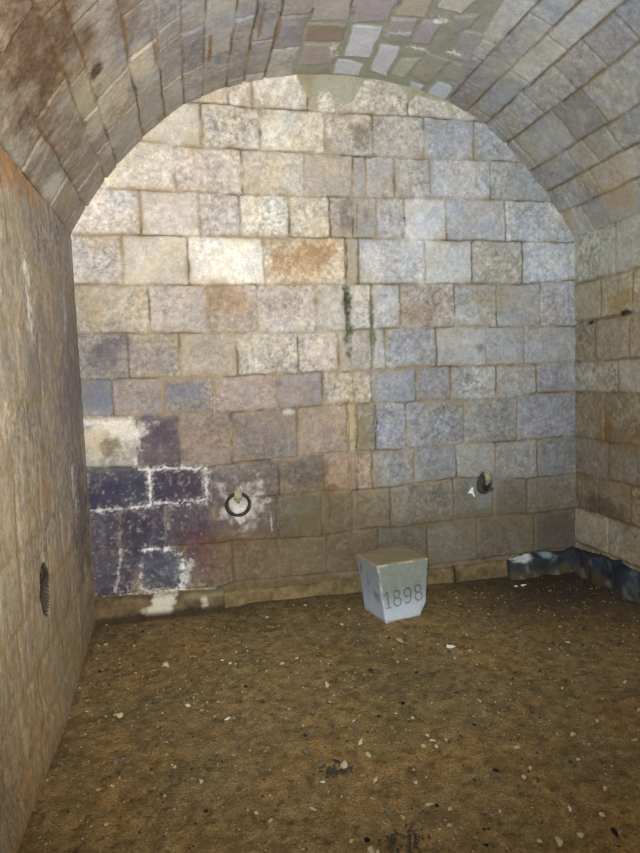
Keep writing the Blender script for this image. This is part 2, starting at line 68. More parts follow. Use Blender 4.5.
# ------------------------------------------------------------------ materials
def principled(name, base=None, rough=.9, attr=None, nscale=60, namp=.25, bump=.3, metallic=0, bscale=120, bdist=.004, gloss_noise=False):
    m = bpy.data.materials.new(name); m.use_nodes = True
    n = m.node_tree.nodes; l = m.node_tree.links; b = n['Principled BSDF']
    b.inputs['Roughness'].default_value = rough; b.inputs['Metallic'].default_value = metallic
    b.inputs['Specular IOR Level'].default_value = .3
    tc = n.new('ShaderNodeTexCoord')
    nz = n.new('ShaderNodeTexNoise'); nz.inputs['Scale'].default_value = nscale; nz.inputs['Detail'].default_value = 6; nz.inputs['Roughness'].default_value = .65
    l.new(tc.outputs['Object'], nz.inputs['Vector'])
    mr = n.new('ShaderNodeMapRange'); mr.inputs['From Min'].default_value = .3; mr.inputs['From Max'].default_value = .7
    mr.inputs['To Min'].default_value = 1-namp; mr.inputs['To Max'].default_value = 1+namp
    l.new(nz.outputs['Fac'], mr.inputs['Value'])
    vm = n.new('ShaderNodeVectorMath'); vm.operation = 'SCALE'
    if attr:
        at = n.new('ShaderNodeVertexColor'); at.layer_name = attr; l.new(at.outputs['Color'], vm.inputs[0])
    else:
        vm.inputs[0].default_value = tuple(lin(base))
    l.new(mr.outputs['Result'], vm.inputs['Scale']); l.new(vm.outputs['Vector'], b.inputs['Base Color'])
    n2 = n.new('ShaderNodeTexNoise'); n2.inputs['Scale'].default_value = bscale; n2.inputs['Detail'].default_value = 5
    l.new(tc.outputs['Object'], n2.inputs['Vector'])
    bp = n.new('ShaderNodeBump'); bp.inputs['Strength'].default_value = bump; bp.inputs['Distance'].default_value = bdist
    l.new(n2.outputs['Fac'], bp.inputs['Height']); l.new(bp.outputs['Normal'], b.inputs['Normal'])
    return m
M_STONE = principled('limestone_masonry', attr='Col', nscale=130, namp=.24, bump=.6)
M_PLASTER = principled('smooth_damp_stone', attr='Col', nscale=110, namp=.24, bump=.5, rough=.8)
M_EARTH = principled('damp_brown_earth', attr='Col', nscale=120, namp=.6, bump=.8, bscale=90, bdist=.008, rough=.8)
M_BLOCK = principled('grey_carved_stone', attr='Col', nscale=120, namp=.14, bump=.3)
M_IRON = principled('rusted_iron', base=(66,56,46), nscale=60, namp=.5, bump=.8, rough=.6, metallic=.3)
M_IRONP = principled('limewashed_iron', base=(160,152,128), nscale=70, namp=.35, bump=.6, rough=.7)
M_PAPER = principled('white_paper', base=(236,238,240), nscale=30, namp=.04, bump=.2)
M_TWIG = principled('dark_wet_litter', base=(70,66,60), nscale=60, namp=.6, bump=.6)
PEB = {'p': (196,182,150), 'w': (206,200,184), 'W': (232,226,210), 'g': (116,114,96), 'o': (150,124,72), 'm': (122,108,104), 'd': (44,40,44), 'D': (24,22,40)}
M_PEB = {k: principled('pebble_'+n_, base=PEB[k], nscale=80, namp=.3, bump=.5, bdist=.002) for k, n_ in dict(p='pale',w='chalk',W='white',g='olive',o='ochre',m='mauve',d='dark',D='black').items()}

# ------------------------------------------------------------------ grid surfaces
def grid_mesh(name, P, Col, mat, skirt=None, keep=None):
    """P (n,m,3) points, Col (n,m,3) linear colours; skirt = vector field (n,m,3) pushing the rim outwards so the slab has thickness"""
    n, m = P.shape[:2]
    V = P.reshape(-1,3); K = Col.reshape(-1,3)
    idx = np.arange(n*m).reshape(n,m)
    q = np.stack([idx[:-1,:-1], idx[1:,:-1], idx[1:,1:], idx[:-1,1:]], -1)
    if keep is not None:
        kq = keep[:-1,:-1]&keep[1:,:-1]&keep[1:,1:]&keep[:-1,1:]
        q = q[kq]
    q = q.reshape(-1,4)
    if skirt is not None:
        rim = np.r_[idx[0,:], idx[1:,-1], idx[-1,-2::-1], idx[-2:0:-1,0]]
        V = np.vstack([V, V[rim]+skirt.reshape(-1,3)[rim]]); K = np.vstack([K, K[rim]])
        o = n*m+np.arange(len(rim)); r2 = np.roll(rim,-1); o2 = np.roll(o,-1)
        q = np.vstack([q, np.stack([rim, o, o2, r2], -1)])
    me = bpy.data.meshes.new(name)
    me.vertices.add(len(V)); me.vertices.foreach_set('co', V.astype(np.float32).ravel())
    me.loops.add(len(q)*4); me.loops.foreach_set('vertex_index', q.astype(np.int32).ravel())
    me.polygons.add(len(q)); me.polygons.foreach_set('loop_start', (np.arange(len(q))*4).astype(np.int32))
    me.polygons.foreach_set('use_smooth', np.ones(len(q), bool))
    me.update(calc_edges=True); me.validate()
    ca = me.color_attributes.new('Col', 'FLOAT_COLOR', 'POINT')
    ca.data.foreach_set('color', np.c_[np.clip(K,0,1), np.ones(len(K))].astype(np.float32).ravel())
    me.materials.append(mat)
    ob = bpy.data.objects.new(name, me); C.objects.link(ob)
    return ob
def prop(o, label=None, cat=None, group=None, kind=None):
    for k, v in (('label',label),('category',cat),('group',group),('kind',kind)):
        if v: o[k] = v
    return o

def desat(c, k):
    c = np.asarray(c, float); g = c @ np.array([.3,.55,.15]); return g[...,None]+(c-g[...,None])*k
def blur(A, r, reps=2):
    for _ in range(reps):
        for ax in (0,1):
            pw = [(0,0)]*A.ndim; pw[ax] = (r+1,r); Cs = np.cumsum(np.pad(A,pw,mode='edge'),axis=ax); n = A.shape[ax]
            sl = [slice(None)]*A.ndim; s2 = [slice(None)]*A.ndim; sl[ax] = slice(2*r+1,2*r+1+n); s2[ax] = slice(0,n)
            A = (Cs[tuple(sl)]-Cs[tuple(s2)])/(2*r+1)
    return A
def masonry(u, v, rows, seed, wob=.008, wf=14, crn=.018):
    """rows: (lo(u), hi(u), joints) -> distance to the nearest joint, block id, centre"""
    uw = u+wob*fbm(u,v,wf,3,seed+1); vw = v+wob*fbm(u,v,wf*.8,3,seed+2)+.004*fbm(u,v,3,2,seed+5)
    d = np.full(u.shape, -.01); bid = np.zeros(u.shape, int); cu = np.zeros(u.shape); cv = np.zeros(u.shape)
    k = 0
    for lo, hi, J in rows:
        a = lo(uw); b = hi(uw); inr = (vw >= a)&(vw < b)
        J = sorted(J)
        for j in range(len(J)-1):
            s = inr&(uw >= J[j])&(uw < J[j+1]); k += 1
            if not s.any(): continue
            dx = np.minimum(uw[s]-J[j], J[j+1]-uw[s]); dy = np.minimum(vw[s]-a[s], b[s]-vw[s])
            r = crn*(.4+1.2*hsh(np.array([k]),np.array([3]),seed)[0])
            dd = np.where((dx < r)&(dy < r), r-np.hypot(r-dx, r-dy), np.minimum(dx,dy))
            d[s] = dd; bid[s] = k; cu[s] = (J[j]+J[j+1])/2; cv[s] = (vw[s].mean())
    return d, bid, cu, cv
def stains(col, u, v, lst, seed, f=16):
    for q, (su, sv, ru, rv, c, a) in enumerate(lst):
        b = (abs(u-su) < 2*ru+.02)&(abs(v-sv) < 2*rv+.02)
        if not b.any(): continue
        x, y = u[b], v[b]
        r = np.hypot((x-su)/ru, (y-sv)/rv)+1.1*fbm(x,y,f,5,seed+q,.62)
        t = a*(1-sst(.35,1.25,r))*(.7+.6*vn(x*90,y*90,seed+q))
        col[b] = mix(col[b], lin(c), np.clip(t,0,1))
    return col
def strokes(col, u, v, lst, seed, au=1):
    H = np.zeros(u.shape)
    for q, (pts, w, c, a) in enumerate(lst):
        d = np.full(u.shape, 9.)
        ux = u+.013*fbm(u,v,17,4,seed+q,.65)*au; vx = v+.013*fbm(u,v,17,4,seed+q+50,.65)
        for (x0,y0),(x1,y1) in zip(pts, pts[1:]):
            L2 = (x1-x0)**2+(y1-y0)**2+1e-9
            t = np.clip(((ux-x0)*(x1-x0)+(vx-y0)*(y1-y0))/L2, 0, 1)
            d = np.minimum(d, np.hypot(ux-x0-t*(x1-x0), vx-y0-t*(y1-y0)))
        n = fbm(u,v,40,3,seed+q+99)
        n2 = fbm(u,v,22,4,seed+q+140)
        t = np.clip(a*(1-sst(w*.2, w*.9, d+w*.6*n))*(sst(-.38,.12,n2) if w > .007 else sst(-.6,-.1,n2)), 0, 1)
        if w > .009:
            t2 = np.clip(a*.8*(1-sst(w*.5, w*3, d))*sst(.0,.45,fbm(u,v,60,3,seed+q+160,.8)), 0, 1); col[:] = mix(col, lin(c), t2)
        col[:] = mix(col, lin(c), t*(.6+.5*vn(u*120,v*120,seed+q))); H += t
    return H
def inpoly(u, v, poly):
    ins = np.zeros(u.shape, bool); d = np.full(u.shape, 9.)
    n = len(poly)
    for i in range(n):
        (x0,y0),(x1,y1) = poly[i], poly[(i+1)%n]
        if y0 != y1:
            c = ((y0 > v) != (y1 > v))&(u < (x1-x0)*(v-y0)/(y1-y0)+x0); ins ^= c
        L2 = (x1-x0)**2+(y1-y0)**2+1e-9
        t = np.clip(((u-x0)*(x1-x0)+(v-y0)*(y1-y0))/L2, 0, 1)
        d = np.minimum(d, np.hypot(u-x0-t*(x1-x0), v-y0-t*(y1-y0)))
    return np.where(ins, d, -d)
def line_fn(pts):
    xs = np.array([p[0] for p in pts]); ys = np.array([p[1] for p in pts]); o = np.argsort(xs)
    xs = xs[o]; ys = ys[o]
    xs = np.r_[xs[0]-1, xs, xs[-1]+1]; ys = np.r_[ys[0], ys, ys[-1]]
    return lambda u: np.interp(u, xs, ys)
def stone_colour(u, v, d, bid, base, seed, var=.06, jc=(150,128,96), halo=.35, dark=.5, jw=.011, speck=.5, jb=.75):
    """natural stone: own tint per block, clouding, pores, sandy joints with dark open cracks"""
    col = base.copy()
    col *= (1+var*(hsh(bid,bid*0,seed)-.5)*2)[...,None]
    rough = .6+.9*hsh(bid,bid*0+2,seed+1)
    cl = fbm(u,v,5,4,seed+3); col *= (1+.16*cl)[...,None]
    w = fbm(u,v,8,4,seed+4); col *= np.stack([1+.10*w, 1+.01*w, 1-.13*w], -1)
    w = fbm(u,v,17,4,seed+24,.6); col *= (1+.20*w*rough)[...,None]
    g = fbm(u,v,48,3,seed+6,.7); col *= (1+.42*g*speck*2*rough)[...,None]
    ri = 1-np.abs(fbm(u,v,26,3,seed+8,.6))*6; p = np.clip(ri,0,1)*sst(-.05,.35,fbm(u,v,5,3,seed+9)); col *= (1-.34*speck*2*p*rough)[...,None]
    e = sst(.25,.6,fbm(u,v,40,3,seed+12)); col = mix(col, col*.8+.17, e*.5)
    hh = halo*np.exp(-np.maximum(d,0)/.020)*np.clip(.30+2.2*fbm(u,v,8,4,seed+10),0,1.2)
    col = mix(col, lin(jc)*.9, np.clip(hh,0,1))
    t = 1-sst(jw*.25, jw, d+.007*fbm(u,v,40,3,seed+14))
    jcol = lin(jc)*(1+.5*fbm(u,v,22,4,seed+11))[...,None]
    k = .35+.65*sst(-.3,.3,fbm(u,v,6,3,seed+15))
    col = mix(col, np.minimum(jcol, col*.9+.03), t*jb*k)
    op = np.clip(1-np.abs(d)/.0058, 0, 1)*sst(-.12,.22,fbm(u,v,5,4,seed+13))
    col = mix(col, lin((62,52,40)), np.clip(op*dark,0,1))
    return col, t, op
def axis(a, b, fine_from, step, coarse):
    """grid lines from a to b; fine between fine_from and b"""
    c = np.arange(a, fine_from, coarse); f = np.arange(fine_from, b+step*.5, step)
    return np.r_[c, f]

# ------------------------------------------------------------------ back wall
ua = np.arange(-.03, W+.031, .006); va = np.arange(-.08, 3.50, .006)
U, V = np.meshgrid(ua, va, indexing='ij')
rows = []
LN = [line_fn(l) for l in BACK_LINES]
for k in range(len(LN)-1):
    rows.append((LN[k+1], LN[k], [-.4]+BACK_JOINTS[k]+[W+.4]))
d, bid, cu, cv = masonry(U, V, rows, 11)
base = np.zeros(U.shape+(3,)); done = np.zeros(U.shape, bool)
base[:] = lin((170,160,145))
for (x, z, c) in BACK_TINTS:
    i = int(np.clip(round((x-ua[0])/.006),0,len(ua)-1)); j = int(np.clip(round((z-va[0])/.006),0,len(va)-1))
    s = bid == bid[i,j]; base[s] = lin(c)
# paler blocks bleed a little into each other
bb = blur(base, 11); base = desat(base*.66+bb*.34, .62); zz = sst(.15,1.25,V)
base = mix(np.minimum(base*1.05,1), desat(base,1)*1.0, zz)
base = base*np.array([.985,1.0,1.0])
col, jt, op = stone_colour(U, V, d, bid, base, 21, jc=(160,144,118), halo=.85, dark=.9, speck=.5)
col = stains(col, U, V, BACK_STAINS, 300)
# yellow-brown wash deepening towards the foot
t = (1-sst(.25,.95,V+.18*fbm(U,V,2.5,4,71)))*.35*sst(.55,.9,U)
col = mix(col, lin((112,92,58)), t)
# blue-black blotting over the burnt corner blocks
c_ = sst(0,.35,fbm(U,V,11,4,75))*(1-sst(.65,.85,U))*(1-sst(.85,1.0,V))*sst(.1,.2,V); col = mix(col, lin((58,54,70)), c_*.5)
c_ = sst(.22,.6,fbm(U,V,34,4,76,.7))*(1-sst(.55,.9,U))*(1-sst(.9,1.1,V)); col = mix(col, lin((190,188,190)), c_*.45)
SH = strokes(col, U, V, BACK_STROKES, 500)
pd = inpoly(U+.012*fbm(U,V,14,3,41), V+.012*fbm(U,V,14,3,42), CROWN_PATCH)
pm = sst(-.004,.004,pd)
pc = lin((172,170,152))*(1+.12*fbm(U,V,20,4,43))[...,None]
pc = mix(pc, lin((150,130,80)), .4*sst(.1,.5,fbm(U,V,8,3,44)))
col = mix(col, pc, pm)
off = (hsh(bid,bid*0,77)-.5)
h = -.010*(1-sst(.0,.014,d))*(1-pm)+.006*off*(1-jt)+.0022*fbm(U,V,12,4,51)+.0016*fbm(U,V,50,3,52)+.003*pm
h -= .0025*sst(.28,.6,fbm(U,V,70,2,29))
h -= .006*op*(1-pm)
h += .002*np.clip(SH,0,1)*0
# chase cut down the wall and filled again
ch = (1-sst(.022,.032,np.abs(U-1.722+.01*fbm(U,V,3,2,61))))*sst(.55,.62,V)*(1-sst(2.55,2.62,V)); h -= .005*ch
# round recesses behind the iron rings; shade in the right-hand ones painted dark
r1 = np.hypot(U-RING1[0], V-RING1[1]+.05)+.012*fbm(U,V,18,3,62); h -= .022*(1-sst(.07,.105,r1))
r2 = np.hypot(U-RING2[0], (V-RING2[1])/1.25)+.012*fbm(U,V,18,3,63); h -= .045*(1-sst(.045,.065,r2)); col = mix(col, lin((62,66,60)), .85*(1-sst(.058,.072,r2)))
r3 = np.hypot(U-RHOLE[0], V-RHOLE[1]); h -= .05*(1-sst(.008,.016,r3)); col = mix(col, lin((30,26,24)), 1-sst(.008,.016,r3))
P = np.stack([U, -h, V], -1)
keep = (V < np.interp(np.clip(U,0,W), PX, PZ)+.06)
prop(grid_mesh('wall_back', P, col, M_STONE, skirt=np.broadcast_to([0,.3,0], P.shape), keep=keep), kind='structure')

# ------------------------------------------------------------------ side walls
def joints_random(a, b, lo, hi, r, pre=()):
    J = list(pre); x = min(J) if J else a+r.uniform(0,hi)
    y = x
    while y > D0: y -= r.uniform(lo, hi); J.append(y)
    return [D0-1]+J+[.5]
r = random.Random(3)
# left wall: the courses of the back wall carried round the corner, weathered smooth
ya = axis(D0, 0.0, -2.35, .007, .045); za = np.arange(-.08, Z0+.03, .009)
U, V = np.meshgrid(ya, za, indexing='ij')
zl = [2.55, 2.406, 2.03, 1.735, 1.43, 1.19, .877, .62, .37, .155, -.3]
rows = [((lambda q: (lambda u: u*0+q))(zl[k+1]), (lambda q: (lambda u: u*0+q))(zl[k]), joints_random(0,0,.28,.6,r)) for k in range(len(zl)-1)]
d, bid, cu, cv = masonry(U, V, rows, 31, wob=.014, crn=.03)
base = np.zeros(U.shape+(3,)); base[:] = lin((184,172,146))
tt = hsh(bid,bid*0,91); base = mix(base, lin((164,160,154)), tt*.8)
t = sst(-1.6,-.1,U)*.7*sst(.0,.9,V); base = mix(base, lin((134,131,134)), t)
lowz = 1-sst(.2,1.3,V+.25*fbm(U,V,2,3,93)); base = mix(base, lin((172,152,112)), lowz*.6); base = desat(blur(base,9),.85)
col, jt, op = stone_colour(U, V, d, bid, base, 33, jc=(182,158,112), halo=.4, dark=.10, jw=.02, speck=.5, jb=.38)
dr = fbm(U*14, V*1.1, 2.2, 4, 95); col = mix(col, lin((206,198,180)), .30*sst(.22,.6,dr))
dr2 = fbm(U*16, V*.9, 2.0, 4, 96); col = mix(col, lin((98,92,88)), .24*sst(.15,.55,dr2))
dk = fbm(U,V,3,4,97); col = mix(col, lin((176,140,84)), .5*sst(.05,.6,dk)*sst(0,1,(-U)/1.4))
col = stains(col, U, V, LEFT_STAINS_GLOW, 700); SH = strokes(col, U, V, LEFT_STROKES, 800, au=.35)
h = -.0025*(1-sst(0,.03,d))+.002*(hsh(bid,bid*0,98)-.5)*(1-jt)+.012*fbm(U,V,2.2,4,99)*sst(0,.5,-U)+.0022*fbm(U,V,14,4,100)+.0012*fbm(U,V,50,3,101)
h += .03*(1-sst(0,.35,V))*sst(.1,1.2,-U)                                     # the foot of the wall spreads
h -= .01*sst(-.1,0,U)*0
yh, zh = LEFT_HOLE
rh = np.hypot((U-yh)/.085, (V-zh)/.108)+.12*fbm(U,V,14,3,102)
hm = 1-sst(.75,1.05,rh); h -= .10*hm
col = mix(col, lin((46,38,34))*(1+.7*fbm(U,V,25,3,103))[...,None], (1-sst(1.02,1.12,rh))*.97)  # shade inside the hole painted as dark colour, reaching past its rim
lip = np.exp(-((rh-1.28)/.12)**2)*sst(.0,.5,fbm(U,V,10,3,104))*sst(.02,.08,V-zh); col = mix(col, lin((205,200,186)), lip*.6)
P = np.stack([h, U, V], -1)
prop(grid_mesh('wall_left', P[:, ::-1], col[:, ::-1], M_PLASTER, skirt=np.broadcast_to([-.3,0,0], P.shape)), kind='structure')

# right wall
ya = axis(D0, 0.0, -.95, .007, .045); za = np.arange(-.08, Z0+.03, .008)
U, V = np.meshgrid(ya, za, indexing='ij')
zr = [2.60, 2.455, 2.088, 1.815, 1.533, 1.31, .980, .716, .460, .200, -.3]
zr[1] = 2.406+.03
RJ = [[]]+RIGHT_JX
rows = [((lambda q: (lambda u: u*0+q))(zr[k+1]), (lambda q: (lambda u: u*0+q))(zr[k]), joints_random(0,0,.3,.55,r,RJ[k] if k < len(RJ) else [])) for k in range(len(zr)-1)]
d, bid, cu, cv = masonry(U, V, rows, 41)
base = np.zeros(U.shape+(3,)); base[:] = lin((168,152,118))
rowcol = [(2.406,2.088,(184,182,168)),(2.088,1.815,(178,164,130)),(1.815,1.533,(160,146,118)),(1.533,1.31,(172,164,146)),(1.31,.98,(150,132,100)),(.98,.716,(146,132,108)),(.716,.46,(142,122,88)),(.46,.20,(186,172,144))]
for a, b, c in rowcol: base[(cv < a+.02)&(cv > b-.02)] = lin(c)
base = mix(base, lin((178,140,84)), .35*hsh(bid,bid*0,111)*sst(.1,.6,-U))
base = mix(base, lin((150,128,84)), .5*sst(0,.5,fbm(U,V,2.5,4,112)))
base = desat(base*.7+blur(base,10)*.3,.72)*.94
col, jt, op = stone_colour(U, V, d, bid, base, 43, jc=(122,104,74), halo=.7, dark=.35, jw=.016)
col = stains(col, U, V, RIGHT_STAINS, 900)
h = -.009*(1-sst(0,.014,d))+.006*(hsh(bid,bid*0,113)-.5)*(1-jt)+.004*fbm(U,V,8,4,114)+.0015*fbm(U,V,50,3,115)-.005*op
h -= .02*(1-sst(.0,.012,np.abs(V-1.815-.008*fbm(U,V,9,2,5))))*sst(.15,.35,fbm(U,V,5,2,116))
P = np.stack([W-h, U, V], -1)
prop(grid_mesh('wall_right', P, col, M_STONE, skirt=np.broadcast_to([.3,0,0], P.shape)), kind='structure')

# ------------------------------------------------------------------ vault
SM = PS[-1]
ya = axis(D0, .02, -2.3, .0075, .045); sa = np.arange(0, SM+.004, .0085)
U, V = np.meshgrid(ya, sa, indexing='ij')
px = np.interp(V, PS, PX); pz = np.interp(V, PS, PZ)
# smooth profile normal
sx = np.interp(sa+.06, PS, PX)-np.interp(sa-.06, PS, PX); sz = np.interp(sa+.06, PS, PZ)-np.interp(sa-.06, PS, PZ)
nn = np.hypot(sx, sz); NX = (sz/nn); NZ = (-sx/nn)       # pointing into the room
k_ = np.ones(13)/13
def sm(a): return np.convolve(np.pad(a,6,mode='edge'), k_, 'valid')
PXs = sm(np.interp(sa,PS,PX)); PZs = sm(np.interp(sa,PS,PZ)); PXs[0]=0; PZs[0]=Z0
VJ = [[] for _ in VAULT_S]
for (y, s) in VAULT_X:
    VJ[int(np.searchsorted(VAULT_S, s))-1].append(y)
rows = []
for k in range(len(VAULT_S)-1):
    pre = sorted(VJ[k], reverse=True); J = list(pre)
    y = pre[0] if pre else -r.uniform(.12,.4)
    while pre and y < -.42: y += r.uniform(.4,.6); J.append(min(y,-.08))
    y = min(J) if J else y
    if not J: J.append(y)
    while y > D0: y -= r.uniform(.34,.68); J.append(y)
    J = sorted(set(round(q,3) for q in J)); 
    J = [q for i, q in enumerate(J) if i == 0 or q-J[i-1] > .1]
    rows.append(((lambda q: (lambda u: u*0+q))(VAULT_S[k]-(.02 if k == 0 else 0)), (lambda q: (lambda u: u*0+q))(VAULT_S[k+1]+(.02 if k == len(VAULT_S)-2 else 0)), [D0-1]+J+[.5]))
d, bid, cu, cv = masonry(U, V, rows, 51, wob=.010, wf=9)
base = np.zeros(U.shape+(3,))
hb = hsh(bid,bid*0,121); hb2 = hsh(bid,bid*0+4,122)
base[:] = lin((164,164,168)); base = mix(base, lin((196,195,190)), sst(.45,.95,hb)*.9); base = mix(base, lin((134,131,140)), sst(.5,.95,hb2)*.8)
lf = (1-sst(.3,1.1,V)); base = mix(base, lin((146,136,114)), lf*.75); base = mix(base, lin((204,196,176)), .7*lf*sst(.7,.9,hb2))
rt = sst(3.0,3.7,V); base = mix(base, lin((156,151,134)), rt*.5)
base = mix(base, lin((148,138,110)), .4*sst(.0,.6,fbm(U,V,2,4,123)))
base = desat(base*.8+blur(base,10)*.2,.8)
VS = np.array(VAULT_S); vw_ = V+.010*fbm(U,V,7,3,53); dl = np.min(np.abs(vw_[...,None]-VS[None,None,1:-1]),axis=-1)
col, jt, op = stone_colour(U, V, d, bid, base, 53, jc=(138,124,98), halo=.35, dark=.45, jw=.010, speck=.35, jb=.6)
dlm = np.clip(1-dl/.008,0,1)*sst(-.25,.1,fbm(U,V,4,3,57)); col = mix(col, lin((52,44,36)), dlm*.85)
dr = fbm(U*2.4, V*.9, 6, 4, 125); col = mix(col, lin((200,196,186)), .30*sst(.2,.6,dr))
ru = sst(.12,.35,fbm(U,V,4,3,126))*(1-sst(.0,.016,dl)); col = mix(col, lin((126,104,66)), ru*.7)
col = stains(col, U, V, VAULT_STAINS_SHADE, 1100, f=9)
h = -.008*(1-sst(0,.012,d))+.012*(hsh(bid,bid*0,127)-.5)*(1-jt)+.004*fbm(U,V,10,4,128)+.0014*fbm(U,V,50,3,129)-.008*op
wU = U+.012*fbm(U,V,10,3,131); wV = V+.012*fbm(U,V,10,3,132)
pm = sst(-.006,.006,inpoly(wU, wV, VAULT_PATCH))
mc = lin((156,157,144))*(1+.15*fbm(U,V,18,4,133))[...,None]
col = mix(col, mc, pm); h = h*(1-pm)+pm*(-.002+.004*fbm(U,V,12,4,134))
for q, (poly, c) in enumerate(VAULT_STONES):
    pd = inpoly(wU, wV, poly); t = sst(-.002,.010,pd)
    sc = lin(c)*(1+.10*fbm(U,V,9,4,140+q)+.10*fbm(U,V,45,3,141+q))[...,None]
    col = mix(col, sc, t*.96); h = h*(1-t)+t*(.006+.003*fbm(U,V,14,3,150+q))
for q, l in enumerate(VAULT_CHIPS): strokes(col, U, V, [(l,.02,(236,236,232),.95)], 1500+q)
P = np.stack([PXs[None,:]+h*NX[None,:], U, PZs[None,:]+h*NZ[None,:]], -1)
SK = np.stack([-.3*NX[None,:]+U*0, U*0, -.3*NZ[None,:]+U*0], -1)
prop(grid_mesh('ceiling', P, col, M_STONE, skirt=SK), kind='structure')

# ------------------------------------------------------------------ floor
def floor_h(x, y):
    return .012*fbm(x,y,1.1,3,161)+.007*fbm(x,y,5,4,162)+.004*np.maximum(0,fbm(x,y,22,3,163))+.02*np.exp(-(((x-1.84)/.28)**2+((y+.5)/.24)**2))+.015*(1-sst(0,.12,-y))*sst(.8,1.1,x)
xa = np.arange(-.03, W+.03, .008); ya = axis(D0, .02, -2.75, .008, .05)
U, V = np.meshgrid(xa, ya, indexing='ij')
base = np.zeros(U.shape+(3,)); base[:] = lin((124,107,79))
base = mix(base, lin((100,90,68)), .7*sst(-.2,.6,fbm(U,V,2,4,165)))
base = mix(base, lin((136,108,70)), .35*sst(0,.6,fbm(U,V,3.3,4,166)))
base = desat(base,1.22)*1.12
n1 = fbm(U,V,30,4,167); base *= (1+.6*n1)[...,None]
base = mix(base, lin((168,150,112)), .6*sst(.42,.62,fbm(U,V,34,3,168)))
base = mix(base, lin((44,36,30)), .55*sst(.40,.62,fbm(U,V,28,3,169)))
base = mix(base, lin((84,86,52)), .35*sst(.2,.6,fbm(U,V,4,4,170)))
wet = sst(1.9,3.1,U+.3*fbm(U,V,2,3,177))*sst(-1.5,-.3,V); base = mix(base, lin((60,52,46)), wet*.9)
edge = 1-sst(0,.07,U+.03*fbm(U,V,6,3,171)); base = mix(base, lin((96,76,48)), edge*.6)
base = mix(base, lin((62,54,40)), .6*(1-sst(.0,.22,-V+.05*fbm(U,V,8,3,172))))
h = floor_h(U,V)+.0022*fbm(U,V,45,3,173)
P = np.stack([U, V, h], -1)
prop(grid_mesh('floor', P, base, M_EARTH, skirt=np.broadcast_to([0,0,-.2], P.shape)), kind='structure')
def fz(x, y): return float(floor_h(np.array([x]), np.array([y]))[0])

# ------------------------------------------------------------------ plinths at the foot of the walls (rough solid bars)
def rough_box(name, nx, ny, nz, fn, cfn, mat, parent=None, smooth=True):
    """closed box grid; fn(a,b,c in 0..1) -> point; cfn(points, a, b, c) -> colour"""
    idx = {}; V_ = []; F_ = []
    def vid(i,j,k):
        if (i,j,k) not in idx: idx[(i,j,k)] = len(V_); V_.append((i/nx,j/ny,k/nz))
        return idx[(i,j,k)]
    for i in range(nx):
        for j in range(ny):
            F_.append((vid(i,j,0),vid(i,j+1,0),vid(i+1,j+1,0),vid(i+1,j,0))); F_.append((vid(i,j,nz),vid(i+1,j,nz),vid(i+1,j+1,nz),vid(i,j+1,nz)))
    for i in range(nx):
        for k in range(nz):
            F_.append((vid(i,0,k),vid(i+1,0,k),vid(i+1,0,k+1),vid(i,0,k+1))); F_.append((vid(i,ny,k),vid(i,ny,k+1),vid(i+1,ny,k+1),vid(i+1,ny,k)))
    for j in range(ny):
        for k in range(nz):
            F_.append((vid(0,j,k),vid(0,j,k+1),vid(0,j+1,k+1),vid(0,j+1,k))); F_.append((vid(nx,j,k),vid(nx,j+1,k),vid(nx,j+1,k+1),vid(nx,j,k+1)))
    A = np.array(V_); P_ = fn(A[:,0],A[:,1],A[:,2]); K_ = cfn(P_,A[:,0],A[:,1],A[:,2])
    me = bpy.data.meshes.new(name); me.from_pydata(P_.tolist(), [], F_)
    ca = me.color_attributes.new('Col','FLOAT_COLOR','POINT'); ca.data.foreach_set('color', np.c_[np.clip(K_,0,1),np.ones(len(K_))].astype(np.float32).ravel())
    for p_ in me.polygons: p_.use_smooth = smooth
    me.materials.append(mat); o = bpy.data.objects.new(name, me); C.objects.link(o)
    if parent: o.parent = parent
    return o
def plinth(name, a, b, along, z0a, z0b, dep, seed, cfn, lump=.012):
    """along 'x' at the back wall or 'y' at the right wall"""
    Ln = b-a
    def fn(p, q, s):
        u = a+p*Ln; rt = np.minimum(1, np.minimum((1-q)*6,(1-s)*4))       # q: 0 wall .. 1 front
        top = z0a+(z0b-z0a)*p+.014*fbm(p*Ln,p*0,7,3,seed+7)
        x = u; dd = -.02+(dep+.02)*q*(1-.22*s**3)+lump*fbm(u,s*.3,9,4,seed)*q; zz = -.10+(top+.10)*s+lump*.8*fbm(u,q*.2,8,4,seed+1)*s-.012*(q**4)*(s**4)
        return np.stack([x,-dd,zz],-1) if along == 'x' else np.stack([W-dd,x,zz],-1)
    return prop(rough_box(name, max(20,int(Ln/.009)), 10, 16, fn, cfn, M_STONE), kind='structure')
def c_left(P_,a,b,c):
    x, z = P_[:,0], P_[:,2]; n = fbm(x,z+P_[:,1],14,4,201)
    k = np.tile(lin((104,90,66)),(len(x),1))*(1+.5*n+.5*fbm(x,z,45,3,203))[:,None]
    k = mix(k, lin((52,42,32)), .8*(1-sst(.03,.06,z))); k = mix(k, lin((214,210,194)), .95*sst(.0,.3,fbm(x,z*1.3,9,4,202)+.9*np.exp(-((x-.42)/.13)**2)-.35)*sst(.02,.06,z))  # dark foot strip paints the shadowed gap under the ledge; white lumps above
    k = mix(k, lin((152,142,112)), .6*sst(.5,.6,x)*sst(.08,.12,z))
    return k
def c_mid(P_,a,b,c):
    x, z = P_[:,0], P_[:,2]; n = fbm(x,z+P_[:,1],12,4,205)
    k = np.tile(lin((124,106,74)),(len(x),1))*(1+.45*n+.5*fbm(x,z,45,3,206))[:,None]
    return mix(k, lin((60,46,30)), .9*(np.abs(x-2.421) < .010+.02*np.maximum(0,z-.08)).astype(float))
